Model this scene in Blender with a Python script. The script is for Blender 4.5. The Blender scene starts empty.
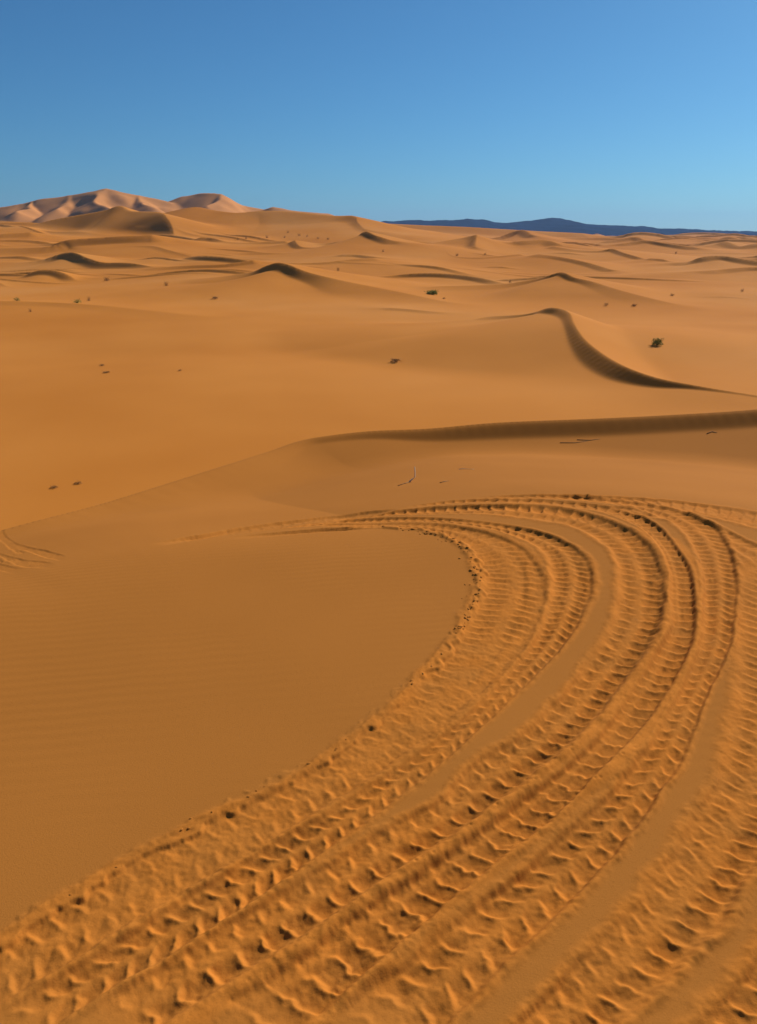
import bpy, math, random
import numpy as np
from mathutils import Vector, Matrix

random.seed(7)
RNG = np.random.default_rng(11)
sc = bpy.context.scene
COL = sc.collection

# ------------------------------------------------------------------ camera
EYE = 1.70                      # eye height over the trampled sand, metres
FPX, W, H = 800.0, 757, 1024
PITCH = math.radians(19.03)
SP, CP = math.sin(PITCH), math.cos(PITCH)
cam_d = bpy.data.cameras.new("camera")
cam = bpy.data.objects.new("camera", cam_d)
COL.objects.link(cam)
cam_d.sensor_fit = 'VERTICAL'
cam_d.sensor_height = 24.0
cam_d.lens = 24.0 * FPX / H
cam_d.clip_start = 0.05
cam_d.clip_end = 60000
cam.location = (0, 0, EYE)
cam.rotation_euler = (math.pi / 2 - PITCH, 0, 0)
sc.camera = cam

def ray(px, py):
    """slope of the sight line through a photo point: x and z per metre of y"""
    a = (px - 378.5) / FPX
    b = (512.0 - py) / FPX
    dy = CP + b * SP
    return a / dy, (-SP + b * CP) / dy

def at(px, py, y):
    rx, rz = ray(px, py)
    return (rx * y, y, EYE + rz * y)

# ------------------------------------------------------------------ noise
def _hash(ix, iy, seed):
    h = (ix.astype(np.int64) * 374761393 + iy.astype(np.int64) * 668265263 + seed * 974711) & 0xFFFFFFFF
    h = ((h ^ (h >> 13)) * 1274126177) & 0xFFFFFFFF
    h = h ^ (h >> 16)
    return (h & 0xFFFFFF).astype(np.float32) / np.float32(0xFFFFFF)

def noise(x, y, seed=0):
    """smooth value noise, -1..1"""
    fx = np.floor(x); fy = np.floor(y)
    tx = (x - fx).astype(np.float32); ty = (y - fy).astype(np.float32)
    ix = fx.astype(np.int64); iy = fy.astype(np.int64)
    tx = tx * tx * tx * (tx * (tx * 6 - 15) + 10)
    ty = ty * ty * ty * (ty * (ty * 6 - 15) + 10)
    a = _hash(ix, iy, seed); b = _hash(ix + 1, iy, seed)
    c = _hash(ix, iy + 1, seed); d = _hash(ix + 1, iy + 1, seed)
    return ((a + (b - a) * tx) * (1 - ty) + (c + (d - c) * tx) * ty) * 2 - 1

def fbm(x, y, seed=0, octaves=3):
    v = 0; amp = 1.0; tot = 0
    for o in range(octaves):
        ca, sa = math.cos(0.6 * o), math.sin(0.6 * o)
        v = v + amp * noise((x * ca - y * sa) * 2 ** o + 17.3 * o, (x * sa + y * ca) * 2 ** o - 9.1 * o, seed + o)
        tot += amp; amp *= 0.5
    return v / tot

def sstep(a, b, x):
    t = np.clip((x - a) / (b - a), 0, 1)
    return t * t * (3 - 2 * t)

def smax(a, b, k):
    h = np.clip(0.5 + 0.5 * (a - b) / k, 0, 1)
    return b + (a - b) * h + k * h * (1 - h)

# ------------------------------------------------------------------ crests
def catmull(P, n=5):
    P = np.asarray(P, float)
    Q = np.vstack([2 * P[0] - P[1], P, 2 * P[-1] - P[-2]])
    out = []
    for i in range(1, len(Q) - 2):
        for k in range(n):
            t = k / n
            out.append(0.5 * (2 * Q[i] + (Q[i + 1] - Q[i - 1]) * t + (2 * Q[i - 1] - 5 * Q[i] + 4 * Q[i + 1] - Q[i + 2]) * t * t
                              + (3 * Q[i] - Q[i - 1] - 3 * Q[i + 1] + Q[i + 2]) * t ** 3))
    out.append(Q[-2])
    return np.array(out)

def nearest(X, Y, P):
    """distance to a polyline, signed side (-1..1) and columns 2.. of P blended over the nearby stretch of the line"""
    X = X.astype(np.float32); Y = Y.astype(np.float32)
    nx = P.shape[1] - 2
    best = np.full(X.shape, 1e18, np.float32); side = np.zeros(X.shape, np.float32)
    acc = np.zeros((nx,) + X.shape, np.float32); tot = np.zeros(X.shape, np.float32)
    seg = np.hypot(np.diff(P[:, 0]), np.diff(P[:, 1])).mean()
    eps = np.float32((0.35 * seg) ** 2)
    far2 = np.float32((6 * seg) ** 2)
    for i in range(len(P) - 1):
        ax, ay = np.float32(P[i, 0]), np.float32(P[i, 1])
        dx, dy = np.float32(P[i + 1, 0] - P[i, 0]), np.float32(P[i + 1, 1] - P[i, 1])
        L2 = dx * dx + dy * dy + np.float32(1e-12)
        rx = X - ax; ry = Y - ay
        t = np.clip((rx * dx + ry * dy) / L2, 0, 1)
        ex = rx - dx * t; ey = ry - dy * t
        d2 = ex * ex + ey * ey
        m = d2 < best
        best = np.where(m, d2, best)
        cr = (dx * ey - dy * ex) / np.sqrt(L2)
        side = np.where(m, cr / np.sqrt(d2 + np.float32(1e-9)), side)
        if nx:
            w = far2 / (d2 + eps); w = w * w; w = w * w
            tot += w
            for c in range(nx):
                acc[c] += w * (np.float32(P[i, 2 + c]) + np.float32(P[i + 1, 2 + c] - P[i, 2 + c]) * t)
    ex = np.stack([a / tot for a in acc], -1) if nx else np.zeros(X.shape + (0,))
    return np.sqrt(best), side, ex

class Dune:
    """A sand ridge: a crest line in the world, a slip face on its right hand (seen along the line) and a gentle windward flank."""
    def __init__(self, pts, slip=0.65, wind=0.16, hslip=3.0, apron=0.16, k=0.5, n=6):
        P = []
        for p in pts:
            x, y, z = at(p[0], p[1], p[2])
            s = p[3] if len(p) >= 4 else slip
            hs = p[4] if len(p) >= 5 else hslip
            P.append((x, y, z, s, hs))
        self.init(P, wind, hslip, apron, k, n)
    def init(self, P, wind, hslip, apron, k, n):
        P = np.asarray(P, float)
        if P.shape[1] == 4:
            P = np.hstack([P, np.full((len(P), 1), hslip)])
        self.P = catmull(P, n)
        self.wind, self.hslip, self.apron, self.k, self.hwind = wind, hslip, apron, k, None
        self.reach = 8 + min(1e9, hslip / 0.4 + 12 / min(wind, apron))
    @classmethod
    def world(cls, P, wind, hslip, apron, k, n=3):
        d = cls.__new__(cls); d.init(P, wind, hslip, apron, k, n); return d
    def apply(self, X, Y, Z):
        P, R = self.P, self.reach
        m = (X > P[:, 0].min() - R) & (X < P[:, 0].max() + R) & (Y > P[:, 1].min() - R) & (Y < P[:, 1].max() + R)
        if not m.any():
            return
        d, side, ex = nearest(X[m], Y[m], P)
        w = sstep(-0.75, 0.75, -side)                 # 1 on the slip side
        slip = ex[:, 1]
        d = np.sqrt(d * d + np.clip(0.0016 * np.sqrt(X[m] ** 2 + Y[m] ** 2), 0.045, 3) ** 2)   # wind rounds the very edge
        ds = ex[:, 2] / slip
        soft = 0.09 * ds
        # steep slip face, then an apron
        over = soft * np.logaddexp(0, (d - ds) / soft)
        slipdrop = slip * d - (slip - self.apron) * over
        slipdrop = np.maximum(slipdrop, 0)
        if self.hwind:                                # steeper shoulder, then a gentle back
            dw = self.hwind / self.wind
            winddrop = self.wind * d - (self.wind - 0.06) * 0.08 * dw * np.logaddexp(0, (d - dw) / (0.08 * dw))
        else:
            winddrop = self.wind * d
        h = ex[:, 0] - (w * slipdrop + (1 - w) * winddrop)
        Z[m] = smax(Z[m], h, self.k)

# ------------------------------------------------------------------ the near sand
EDGE_PX = [(-400, 660), (-250, 632), (0, 584), (70, 566), (165, 546), (300, 537), (400, 530), (470, 512), (560, 493), (660, 494), (757, 506), (900, 535), (1200, 600)]
EDGE = []
for px, py in EDGE_PX:
    rx, rz = ray(px, py)
    y = -EYE / rz
    EDGE.append((rx * y, y))
EDGE = catmull(EDGE, 5)
NEAR_CREST = Dune([(-420, 690, 4.4, .20, .1), (-150, 586, 5.4, .20, .1), (0, 531, 6.3, .20, .1), (100, 503, 7.2, .20, .1), (200, 472, 8.5, .21, .08), (270, 450, 9.6, .26, .08), (302, 439, 10.1, .48, .07),
                   (330, 434, 10.3, .60, .08), (372, 429.5, 10.5, .66, .10), (430, 427, 10.65, .68, .15), (500, 421, 10.8, .68, .19), (600, 417, 10.9, .68, .20),
                   (680, 413, 11.0, .68, .20), (757, 408, 11.1, .68, .20), (860, 398, 11.3, .68, .20), (1000, 392, 11.6, .68, .20)],
                  wind=0.50, hslip=0.42, apron=0.14, k=0.12)

def near_base(X, Y):
    d, side, _ = nearest(X, Y, EDGE)
    t = np.where(side > 0, d, -d)
    m = 0.25 + (0.205 - 0.25) * sstep(-1.6, 1.2, X)
    k = 0.22
    Z = -m * k * np.logaddexp(0, t / k)
    Z = Z + 0.010 * fbm(X * 0.9, Y * 0.9, 3, 2)
    # behind the crest the sand falls away on a steep lee slope
    d2, s2, _ = nearest(X, Y, NEAR_CREST.P[:, :2])
    far_d = np.where(s2 > 0, d2, -d2)
    Z = Z - 0.36 * 0.3 * np.logaddexp(0, (far_d - 0.6) / 0.3)
    NEAR_CREST.apply(X, Y, Z)
    return Z

# ------------------------------------------------------------------ the dune field
D = []
def dune(pts, **kw):
    D.append(Dune(pts, **kw))

# ridge with the winding crest, right of the middle
dune([(490, 316, 124, .2), (520, 314, 121, .4), (535, 311, 119, .6, .7), (547, 307, 116, .66, .9), (560, 308.5, 113, .66, .9), (569, 313, 108, .66, .8), (573, 323, 100, .66, .7), (583, 338, 92, .66, .95), (600, 352, 85.5, .66, 1.25), (625, 366, 79, .66, 1.2),
      (655, 377, 74.5, .66, .85), (690, 384, 71.5, .66, .4), (725, 390, 69.5, .5, .2), (757, 395, 68, .4, .15), (850, 410, 63, .3, .1), (960, 420, 59, .25, .1)], wind=0.33, hslip=0.5, apron=0.085, k=0.35)
D[-1].hwind = 2.3
# broad swell with the little dark tip
dune([(225, 276, 226, .15), (252, 272, 224, .3), (265, 266, 222, .6), (276, 262.5, 220), (286, 264, 218), (300, 269, 214, .6), (314, 273.5, 211, .5), (345, 281, 204, .2), (400, 292, 192, .15), (450, 303, 176, .14)],
     wind=0.10, hslip=2.0, apron=0.075, k=1.5)
dune([(392, 308, 158, .3), (410, 309.5, 156, .35), (432, 312, 152, .3)], wind=0.06, hslip=0.8, apron=0.08, k=1.0)
dune([(-120, 300, 170, .2), (0, 301, 168, .2), (60, 303, 165, .2), (120, 308, 158, .15), (200, 318, 146, .1)], wind=0.06, hslip=1.0, apron=0.07, k=1.5)
# swell with bright right flank behind the winding crest
dune([(440, 286, 215, .15), (500, 284, 214, .2), (535, 279, 212, .4), (548, 275, 210), (560, 272, 208), (572, 277, 203), (590, 281, 197, .4), (620, 290, 186, .2), (650, 298, 178, .14), (674, 304, 172, .12)],
     wind=0.13, hslip=1.3, apron=0.09, k=1.2)
dune([(700, 299, 196, .4), (722, 298, 195, .55), (740, 300, 193, .55), (757, 303.5, 189, .5), (800, 308, 180, .4), (860, 314, 170)], wind=0.08, hslip=1.1, apron=0.07, k=1.0)
# middle left
dune([(-40, 262, 360, .2), (30, 262, 352, .2), (68, 252, 350), (85, 257.5, 338), (100, 262, 326), (125, 262.5, 320), (143, 265, 314), (153, 268, 308)], wind=0.12, hslip=4.0, apron=0.10, k=2)
dune([(120, 250, 410, .3), (150, 247.5, 404), (168, 251, 392), (186, 256, 380), (205, 262, 366, .3)], wind=0.12, hslip=4, apron=0.10, k=2)
dune([(160, 267, 300, .2), (195, 265, 298, .4), (225, 264, 296, .4), (252, 260, 298, .3)], wind=0.08, hslip=1.6, apron=0.08, k=1.5)
dune([(203, 237, 470, .4), (214, 238, 466), (228, 242, 455, .4)], wind=0.1, hslip=3, apron=0.1, k=2)
dune([(240, 243, 450, .3), (262, 242, 450, .5), (284, 240.5, 452, .3)], wind=0.1, hslip=2, apron=0.1, k=2)
dune([(294, 240, 430, .5), (299, 246, 412), (312, 249, 402), (326, 249, 400, .4)], wind=0.12, hslip=2.5, apron=0.1, k=1.5)
dune([(296, 263, 300, .3), (325, 262, 300, .4), (352, 259, 304, .3), (372, 258, 306, .2)], wind=0.08, hslip=1.2, apron=0.08, k=1.5)
dune([(345, 254, 340, .3), (358, 254.5, 338, .5), (370, 256, 334, .4)], wind=0.1, hslip=1.5, apron=0.08, k=1.5)
dune([(325, 243, 430, .3), (345, 240, 428, .5), (357, 235.5, 424), (364, 231, 420), (374, 235, 410), (390, 240, 400, .4)], wind=0.14, hslip=3.0, apron=0.12, k=2)
# strips left of it
dune([(-60, 248, 420, .3), (40, 247, 415, .3), (66, 240, 420, .5), (90, 238, 422), (112, 236.5, 424), (150, 234.5, 428, .3)], wind=0.10, hslip=5, apron=0.1, k=2.5)
dune([(-80, 236, 500, .3), (-10, 234, 500, .4), (30, 232, 505, .3)], wind=0.1, hslip=4, apron=0.1, k=3)
dune([(-120, 222, 660, .3), (-20, 221, 650, .4), (28, 222.5, 640, .4), (60, 226, 620, .2)], wind=0.1, hslip=5, apron=0.1, k=3)
# the big orange dune and its long shoulder
dune([(20, 228, 600, .2), (48, 220, 600, .4), (80, 214.5, 600, .5), (105, 210, 598, .40), (120, 205.5, 596, .42), (131, 210.5, 590, .40), (158, 212, 580, .42), (166, 218, 565, .5), (173, 229, 548, .55), (175, 237, 530, .5)],
     wind=0.17, hslip=13, apron=0.12, k=3)
dune([(150, 216, 660, .15), (190, 207, 660, .2), (215, 210, 655, .25), (238, 212.5, 650, .3), (262, 210.5, 655, .3), (292, 211.5, 650, .32), (325, 215, 640, .34), (351, 216.5, 630, .5), (357, 221, 612), (364, 229, 585, .5)],
     wind=0.15, hslip=10, apron=0.14, k=3)
dune([(351, 216.5, 632, .3), (372, 221, 640, .2), (395, 228, 650, .2), (430, 231, 660, .2)], wind=0.1, hslip=6, apron=0.12, k=3)
# right hand field
dune([(452, 247, 440, .2), (468, 240, 440, .4), (476, 235, 438, .6), (476.5, 239, 424, .6), (474, 246, 400, .5)], wind=0.24, hslip=5, apron=0.15, k=1.5)
dune([(477, 235, 440, .3), (500, 242.5, 436, .4), (525, 240.5, 436, .3), (548, 240, 436, .3), (565, 246, 425, .3)], wind=0.1, hslip=3, apron=0.1, k=2)
dune([(441, 249, 400, .5), (446, 254, 372), (455, 257.5, 355), (480, 257.5, 350, .4), (500, 256, 352, .5), (520, 254, 356, .3)], wind=0.12, hslip=1.4, apron=0.09, k=1.5)
dune([(540, 254, 340, .2), (562, 257, 332, .4), (585, 262, 318, .5), (608, 269, 300, .4)], wind=0.1, hslip=1.6, apron=0.08, k=1.5)
dune([(555, 246, 420, .3), (580, 250, 405, .3), (600, 250.5, 398, .5), (612, 248.5, 396), (622, 252, 384), (640, 258, 364), (660, 265, 344, .5)], wind=0.12, hslip=2.0, apron=0.09, k=1.5)
dune([(650, 258, 350, .3), (662, 259, 345, .5), (672, 262, 338, .4)], wind=0.1, hslip=1.2, apron=0.08, k=1.2)
dune([(688, 262, 318, .3), (702, 257, 316, .5), (722, 255.5, 316), (745, 259, 310, .5), (770, 262, 304, .5), (820, 266, 296, .3)], wind=0.1, hslip=2.4, apron=0.08, k=1.2)
dune([(715, 270, 262, .2), (735, 268, 262, .4), (757, 267, 262, .5), (800, 268, 258, .4)], wind=0.08, hslip=1.6, apron=0.08, k=1.2)
dune([(625, 243, 560, .3), (645, 240, 560, .5), (665, 243, 548), (690, 246.5, 530, .4)], wind=0.12, hslip=3, apron=0.1, k=2)
dune([(725, 241, 560, .3), (740, 246, 540, .4), (757, 243.5, 540, .4), (790, 242, 540, .3)], wind=0.1, hslip=3, apron=0.1, k=2)
dune([(500, 236.5, 900, .3), (522, 229.5, 900, .5), (532, 234, 870, .5)], wind=0.2, hslip=6, apron=0.12, k=2)
dune([(612, 240, 760, .3), (634, 236.5, 760, .5), (642, 239.5, 745, .5)], wind=0.2, hslip=4, apron=0.12, k=2)
dune([(560, 237, 900, .3), (600, 237.5, 900, .4), (640, 239, 880, .3)], wind=0.1, hslip=4, apron=0.12, k=3)
dune([(730, 236, 800, .3), (738, 239, 780, .5), (748, 243, 760, .4)], wind=0.2, hslip=4, apron=0.12, k=2)
dune([(380, 223, 1100, .3), (420, 225, 1100, .3), (470, 227, 1100, .3), (520, 230, 1100, .3), (580, 233, 1100, .3)], wind=0.08, hslip=9, apron=0.1, k=4)
dune([(395, 240, 470, .3), (425, 242, 470, .4), (450, 246, 460, .3)], wind=0.1, hslip=3, apron=0.1, k=2)

# tall star dunes at the back left
S = dict(wind=0.42, hslip=60, apron=0.2, k=5)
dune([(-90, 222, 1750, .45), (-30, 212, 1750, .45), (10, 205, 1750, .45), (40, 199, 1760, .45), (70, 195, 1760, .45), (90, 191, 1750, .45), (105, 188, 1740, .5), (125, 192, 1745, .45), (150, 197, 1760, .4), (168, 201, 1770, .4)], **S)
dune([(105, 188, 1740, .62), (99, 194, 1700, .5), (97, 201, 1650, .5), (108, 207, 1600, .5), (120, 209, 1570, .5)], wind=0.55, hslip=60, apron=0.3, k=3)
dune([(70, 195, 1760, .6), (66, 203, 1690, .48), (58, 208, 1640, .48)], wind=0.5, hslip=60, apron=0.3, k=3)
dune([(30, 201, 1755, .6), (28, 207, 1690, .48), (18, 211, 1640, .48)], wind=0.5, hslip=60, apron=0.3, k=3)
dune([(140, 195, 1752, .6), (143, 202, 1690, .48), (152, 207, 1640, .48)], wind=0.5, hslip=60, apron=0.3, k=3)
dune([(172, 200, 1800, .45), (188, 194.5, 1800, .5), (205, 192.5, 1790, .5), (221, 193.5, 1780, .5), (229, 199, 1785, .45), (242, 204.5, 1790, .4), (262, 208.5, 1800, .4)], **S)
dune([(221, 193.5, 1780, .62), (219, 200, 1720, .6), (208, 205, 1660, .6)], wind=0.5, hslip=60, apron=0.3, k=3)
dune([(255, 211, 1700, .4), (270, 207, 1700, .5), (277, 206.8, 1690, .5), (290, 210, 1690, .4), (330, 213, 1700, .4)], wind=0.3, hslip=20, apron=0.2, k=4)

# most slip faces far off are low and thin
for d in D[2:]:
    big = d.P[:, 4].max()
    if big < 9:
        d.P[:, 4] *= 0.72
# unnamed dunes of the field, farther apart and smaller than the traced ones
for i in range(760):
    u = RNG.random() ** 1.1
    y = 250 * (2600 / 250) ** u
    x = (RNG.random() * 2 - 1) * 0.95 * y
    sc_ = min(3.6, (y / 250) ** 0.72)
    L = (20 + 60 * RNG.random()) * sc_
    h = (1.1 + 2.3 * RNG.random() ** 1.5) * sc_
    a = math.radians(-8 - 40 * RNG.random())
    bend = (RNG.random() - 0.5) * 0.9
    P = []
    for k in range(7):
        t = k / 6 - 0.5
        aa = a + bend * t * 2
        P.append((x + math.cos(a) * L * t - math.sin(a) * bend * L * t * t, y + math.sin(a) * L * t + math.cos(a) * bend * L * t * t, h * (1 - (2 * t) ** 2 * 0.85), 0.26 + 0.40 * (1 - (2 * t) ** 2)))
    D.append(("wild", np.array(P), 0.10 + 0.08 * RNG.random(), h * (0.28 + 0.22 * RNG.random()), h * 0.22))

def mound(X, Y, x, y, h, rx, ry):
    return h * np.exp(-(((X - x) / rx) ** 2 + ((Y - y) / ry) ** 2))

def field_floor(X, Y):
    r = np.sqrt(X * X + Y * Y)
    Z = -12.0 + 0 * X
    Z = Z + 1.1 * fbm(X / 55, Y / 55, 21, 2) * sstep(30, 120, r)
    Z = Z + 2.6 * fbm(X / 170, Y / 170, 22, 2) * sstep(200, 600, r)
    Z = Z + 6.0 * sstep(450, 1100, r) + 3.0 * fbm(X / 400, Y / 400, 5, 2) * sstep(500, 1200, r)
    u = X * 0.93 - Y * 0.37 + 9 * noise(X / 40, Y / 40, 71); v = X * 0.37 + Y * 0.93 + 9 * noise(X / 40, Y / 40, 72)
    rg = 1 - np.sqrt(noise(u / 95, v / 52, 81) ** 2 + 0.004)
    rg2 = 1 - np.sqrt(noise(u / 60 + 7, v / 34 + 3, 83) ** 2 + 0.006)
    Z = Z + (6.2 * (rg - 0.66) + 3.2 * (rg2 - 0.66)) * sstep(180, 380, r) * (1 + 0.6 * sstep(500, 900, r))
    Z = Z + mound(X, Y, -190, 660, 14, 190, 170) + mound(X, Y, -480, 640, 12, 250, 170)
    Z = Z + mound(X, Y, -620, 1780, 34, 520, 260)
    Z = Z + 10 * np.abs(fbm(X / 110, Y / 110, 61, 3)) * sstep(1350, 1600, r) * sstep(-150, -300, X)
    Z = Z * (1 - 0.6 * sstep(2600, 5000, r))
    return Z

def field(X, Y):
    # a light warp keeps the crests from being ruler-smooth
    r = np.sqrt(X * X + Y * Y)
    wa = np.clip(0.0022 * r, 0.02, 2.0) + 4.0 * sstep(1300, 1600, r)
    wl = np.clip(0.045 * r, 3.0, 40.0)
    near_w = 1 - sstep(150, 400, r)
    Xw = X + wa * (noise(X / 9.0, Y / 9.0, 41) * near_w + noise(X / 30.0, Y / 30.0, 43) * (1 - near_w))
    Yw = Y + wa * (noise(X / 9.0, Y / 9.0, 42) * near_w + noise(X / 30.0, Y / 30.0, 44) * (1 - near_w))
    Z = field_floor(X, Y)
    for d in D:
        if isinstance(d, tuple):
            _, P, wind, hs, k = d
            P = P.copy()
            P[:, 2] += field_floor(P[:, 0], P[:, 1])
            dd = Dune.world(P, wind, hs, 0.08, k)
            dd.reach = 6 + 26 * hs
            dd.apply(Xw, Yw, Z)
    for d in D:
        if not isinstance(d, tuple):
            d.apply(Xw, Yw, Z)
    return Z

# ------------------------------------------------------------------ tyre tracks, printed into a height grid of the near sand
GX0, GY0, CELL = -4.2, 0.7, 0.004
NX, NY = int(9.4 / CELL), int(8.0 / CELL)
PRINT = np.zeros((NY, NX), np.float32)
FRESH = np.zeros((NY, NX), np.float32)

def drop(px, py):
    """photo points to points on the near sand"""
    px = np.asarray(px, float); py = np.asarray(py, float)
    out = np.zeros((len(px), 2))
    ys = np.linspace(0.6, 16, 1600)
    for i in range(len(px)):
        rx, rz = ray(px[i], py[i])
        zz = near_base(rx * ys, ys)
        under = np.nonzero(EYE + rz * ys <= zz)[0]
        j = under[0] if len(under) else len(ys) - 1
        out[i] = (rx * ys[j], ys[j])
    return out

def resample(P, n):
    s = np.concatenate([[0], np.cumsum(np.hypot(*np.diff(P, axis=0).T))])
    t = np.linspace(0, s[-1], n)
    return np.stack([np.interp(t, s, P[:, 0]), np.interp(t, s, P[:, 1])], 1), s[-1]

LUGK, DEPK = 0.66, 0.40
def tyre(inner, outer, depth=0.030, berm=(0.016, 0.016), pitch=0.074, lug=0.020, kind='lug', skew=0.25, seed=1, fade=0.0, worn=0.0, minscale=0.35, freshk=1.0):
    A = catmull(drop(*zip(*inner)), 6); B = catmull(drop(*zip(*outer)), 6)
    A, la = resample(A, 400); B, lb = resample(B, 400)
    # pair the two edges by the nearest point so that the ribbon stays square to its path
    j = 0; pairs = []
    for i in range(400):
        seg = B[j:min(j + 60, 400)]
        j = j + int(np.argmin(((seg - A[i]) ** 2).sum(1)))
        pairs.append(B[j])
    Bp = np.array(pairs)
    ker = np.ones(25) / 25
    Bp = np.stack([np.convolve(np.pad(Bp[:, c], 12, 'edge'), ker, 'valid') for c in (0, 1)], 1)
    C = (A + Bp) / 2
    Lc = np.concatenate([[0], np.cumsum(np.hypot(*np.diff(C, axis=0).T))])
    ns = int(Lc[-1] / 0.003)
    sv = np.linspace(0, Lc[-1], ns)
    Ai = np.stack([np.interp(sv, Lc, A[:, c]) for c in (0, 1)], 1)
    Bi = np.stack([np.interp(sv, Lc, Bp[:, c]) for c in (0, 1)], 1)
    half = 1.13 * np.hypot(*(Bi - Ai).T) / 2
    uv = np.linspace(-1.7, 1.7, int(max(half.max(), 0.08) * 2 * 1.7 / 0.003) + 2)
    U, Sg = np.meshgrid(uv, sv)
    mid = (Ai + Bi) / 2; hv = 1.13 * (Bi - Ai) / 2
    X = mid[:, 0:1] + hv[:, 0:1] * U
    Y = mid[:, 1:2] + hv[:, 1:2] * U
    hw = np.maximum(half[:, None], 0.02)
    au = np.abs(U)
    edge = 1.0 + 0.10 * fbm(X / 0.09, Y / 0.09, seed + 3, 2) + 0.05 * np.sign(U) * noise(Sg / 0.3, Sg * 0, seed + 9)
    aw = au / edge
    inside = 1 - sstep(0.84, 1.06, aw)
    # lugs
    sj = Sg + 0.13 * pitch * noise(Sg / (pitch * 1.3), U * 1.6, seed + 5) + 0.10 * pitch * noise(Sg / (pitch * .4), U * 4, seed + 7) + 0.35 * pitch * noise(Sg / 0.6, U * 0, seed + 6)
    if kind == 'rib':
        ph = sj / pitch + skew * U
        fr = ph - np.floor(ph)
        sq = np.clip(fr / 0.74, 0, 1) ** 0.85 * (1 - sstep(0.76, 0.99, fr))
        across = sstep(-0.55, -0.15, U) * (1 - sstep(0.80, 1.0, U)) + 0.45 * (1 - sstep(-0.75, -0.45, U)) * sstep(-1.0, -0.9, U)
        ids = np.floor(ph)
    elif kind == 'scoop':
        ph = np.where(U > 0, sj / pitch + skew * U, sj / pitch + 0.5 - 1.6 * skew * U)
        fr = ph - np.floor(ph)
        sq = np.clip(fr / 0.72, 0, 1) ** 0.85 * (1 - sstep(0.74, 0.99, fr))
        across = sstep(-0.05, 0.40, U) * (1 - sstep(0.55, 0.98, U)) * 1.15 + 0.55 * sstep(-0.95, -0.6, U) * (1 - sstep(-0.55, -0.10, U))
        ids = np.floor(ph) + 1000 * (U > 0)
    else:
        ph = np.where(U > 0, sj / pitch - skew * au * 2, sj / pitch + 0.5 - skew * au * 2)
        fr = ph - np.floor(ph)
        sq = np.clip(fr / 0.70, 0, 1) ** 0.85 * (1 - sstep(0.72, 0.99, fr))
        across = sstep(0.02, 0.42, au) * (1 - sstep(0.5, 0.98, au))
        ids = np.floor(ph) + 1000 * (U > 0)
    rnd = _hash(ids.astype(np.int64), ids.astype(np.int64) * 0 + seed, seed)
    lugamp = LUGK * lug * (0.75 + 0.3 * rnd) * (1 - worn * sstep(-0.2, 0.6, noise(X / 0.5, Y / 0.5, seed + 8)))
    sharp_rim = np.exp(-((fr - 1.0) / 0.09) ** 2) + np.exp(-(fr / 0.09) ** 2)
    cap = 0.0170
    relief = -cap * np.tanh(lugamp * sq * across / cap) + 0.20 * lugamp * sharp_rim * across
    crumble = 0.0022 * fbm(X / 0.045, Y / 0.045, seed + 11, 3) + 0.0020 * fbm(X / 0.012, Y / 0.012, seed + 12, 2)
    bed = -DEPK * depth * inside * (0.8 + 0.4 * noise(X / 0.35, Y / 0.35, seed + 15)) + relief * inside
    bi, bo = berm
    bm = DEPK * np.where(U < 0, bi, bo) * np.exp(-((aw - 1.20) / 0.17) ** 2)
    bm = bm * (0.85 + 0.3 * fbm(X / 0.06, Y / 0.06, seed + 14, 3))
    # the lugs also nick the rim
    bm = bm * (1 + 0.22 * np.sin(2 * math.pi * sj / pitch + 2.1 * np.sign(U)) * sstep(0.0, 0.6, noise(X / 0.2, Y / 0.2, seed + 33)))
    wgt = 1 - sstep(1.08, 1.55, aw)
    ends = sstep(0, 0.35, Sg) * sstep(0, 0.25, Lc[-1] - Sg) if fade else 1.0
    scale = np.clip(hw / 0.07, minscale, 1.0)
    ix = ((X - GX0) / CELL).astype(int); iy = ((Y - GY0) / CELL).astype(int)
    ok = (ix >= 0) & (ix < NX) & (iy >= 0) & (iy < NY) & (aw < 1.68)
    prev = PRINT[np.clip(iy, 0, NY - 1), np.clip(ix, 0, NX - 1)]
    core = 1 - sstep(0.80, 1.15, aw)
    new = prev * (1 - 0.85 * core * ends) + (bed + bm * wgt + crumble * wgt) * scale * ends
    PRINT[iy[ok], ix[ok]] = new[ok]
    fprev = FRESH[np.clip(iy, 0, NY - 1), np.clip(ix, 0, NX - 1)]
    fr_new = np.maximum(fprev, freshk * np.clip((1 - sstep(1.05, 1.5, aw)) * (0.75 + 0.5 * fbm(X / 0.1, Y / 0.1, seed + 20, 2)), 0, 1) * (ends if fade else 1))
    FRESH[iy[ok], ix[ok]] = fr_new[ok]

# outermost pass, leaving the picture on the right
tyre([(430, 504), (500, 500.5), (560, 498), (640, 505), (700, 514), (757, 527), (830, 545), (930, 575)],
     [(430, 503), (500, 499), (560, 495.5), (650, 499.5), (700, 505), (757, 514), (840, 530), (950, 560)], depth=0.022, lug=0.012, kind='rib', seed=10, fade=1)
tyre([(560, 508), (620, 512), (680, 523), (720, 542), (757, 562), (810, 590), (880, 640)],
     [(560, 505), (630, 508), (690, 516), (730, 533), (757, 546), (820, 572), (900, 615)], depth=0.020, lug=0.012, kind='lug', seed=20, fade=1)
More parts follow.
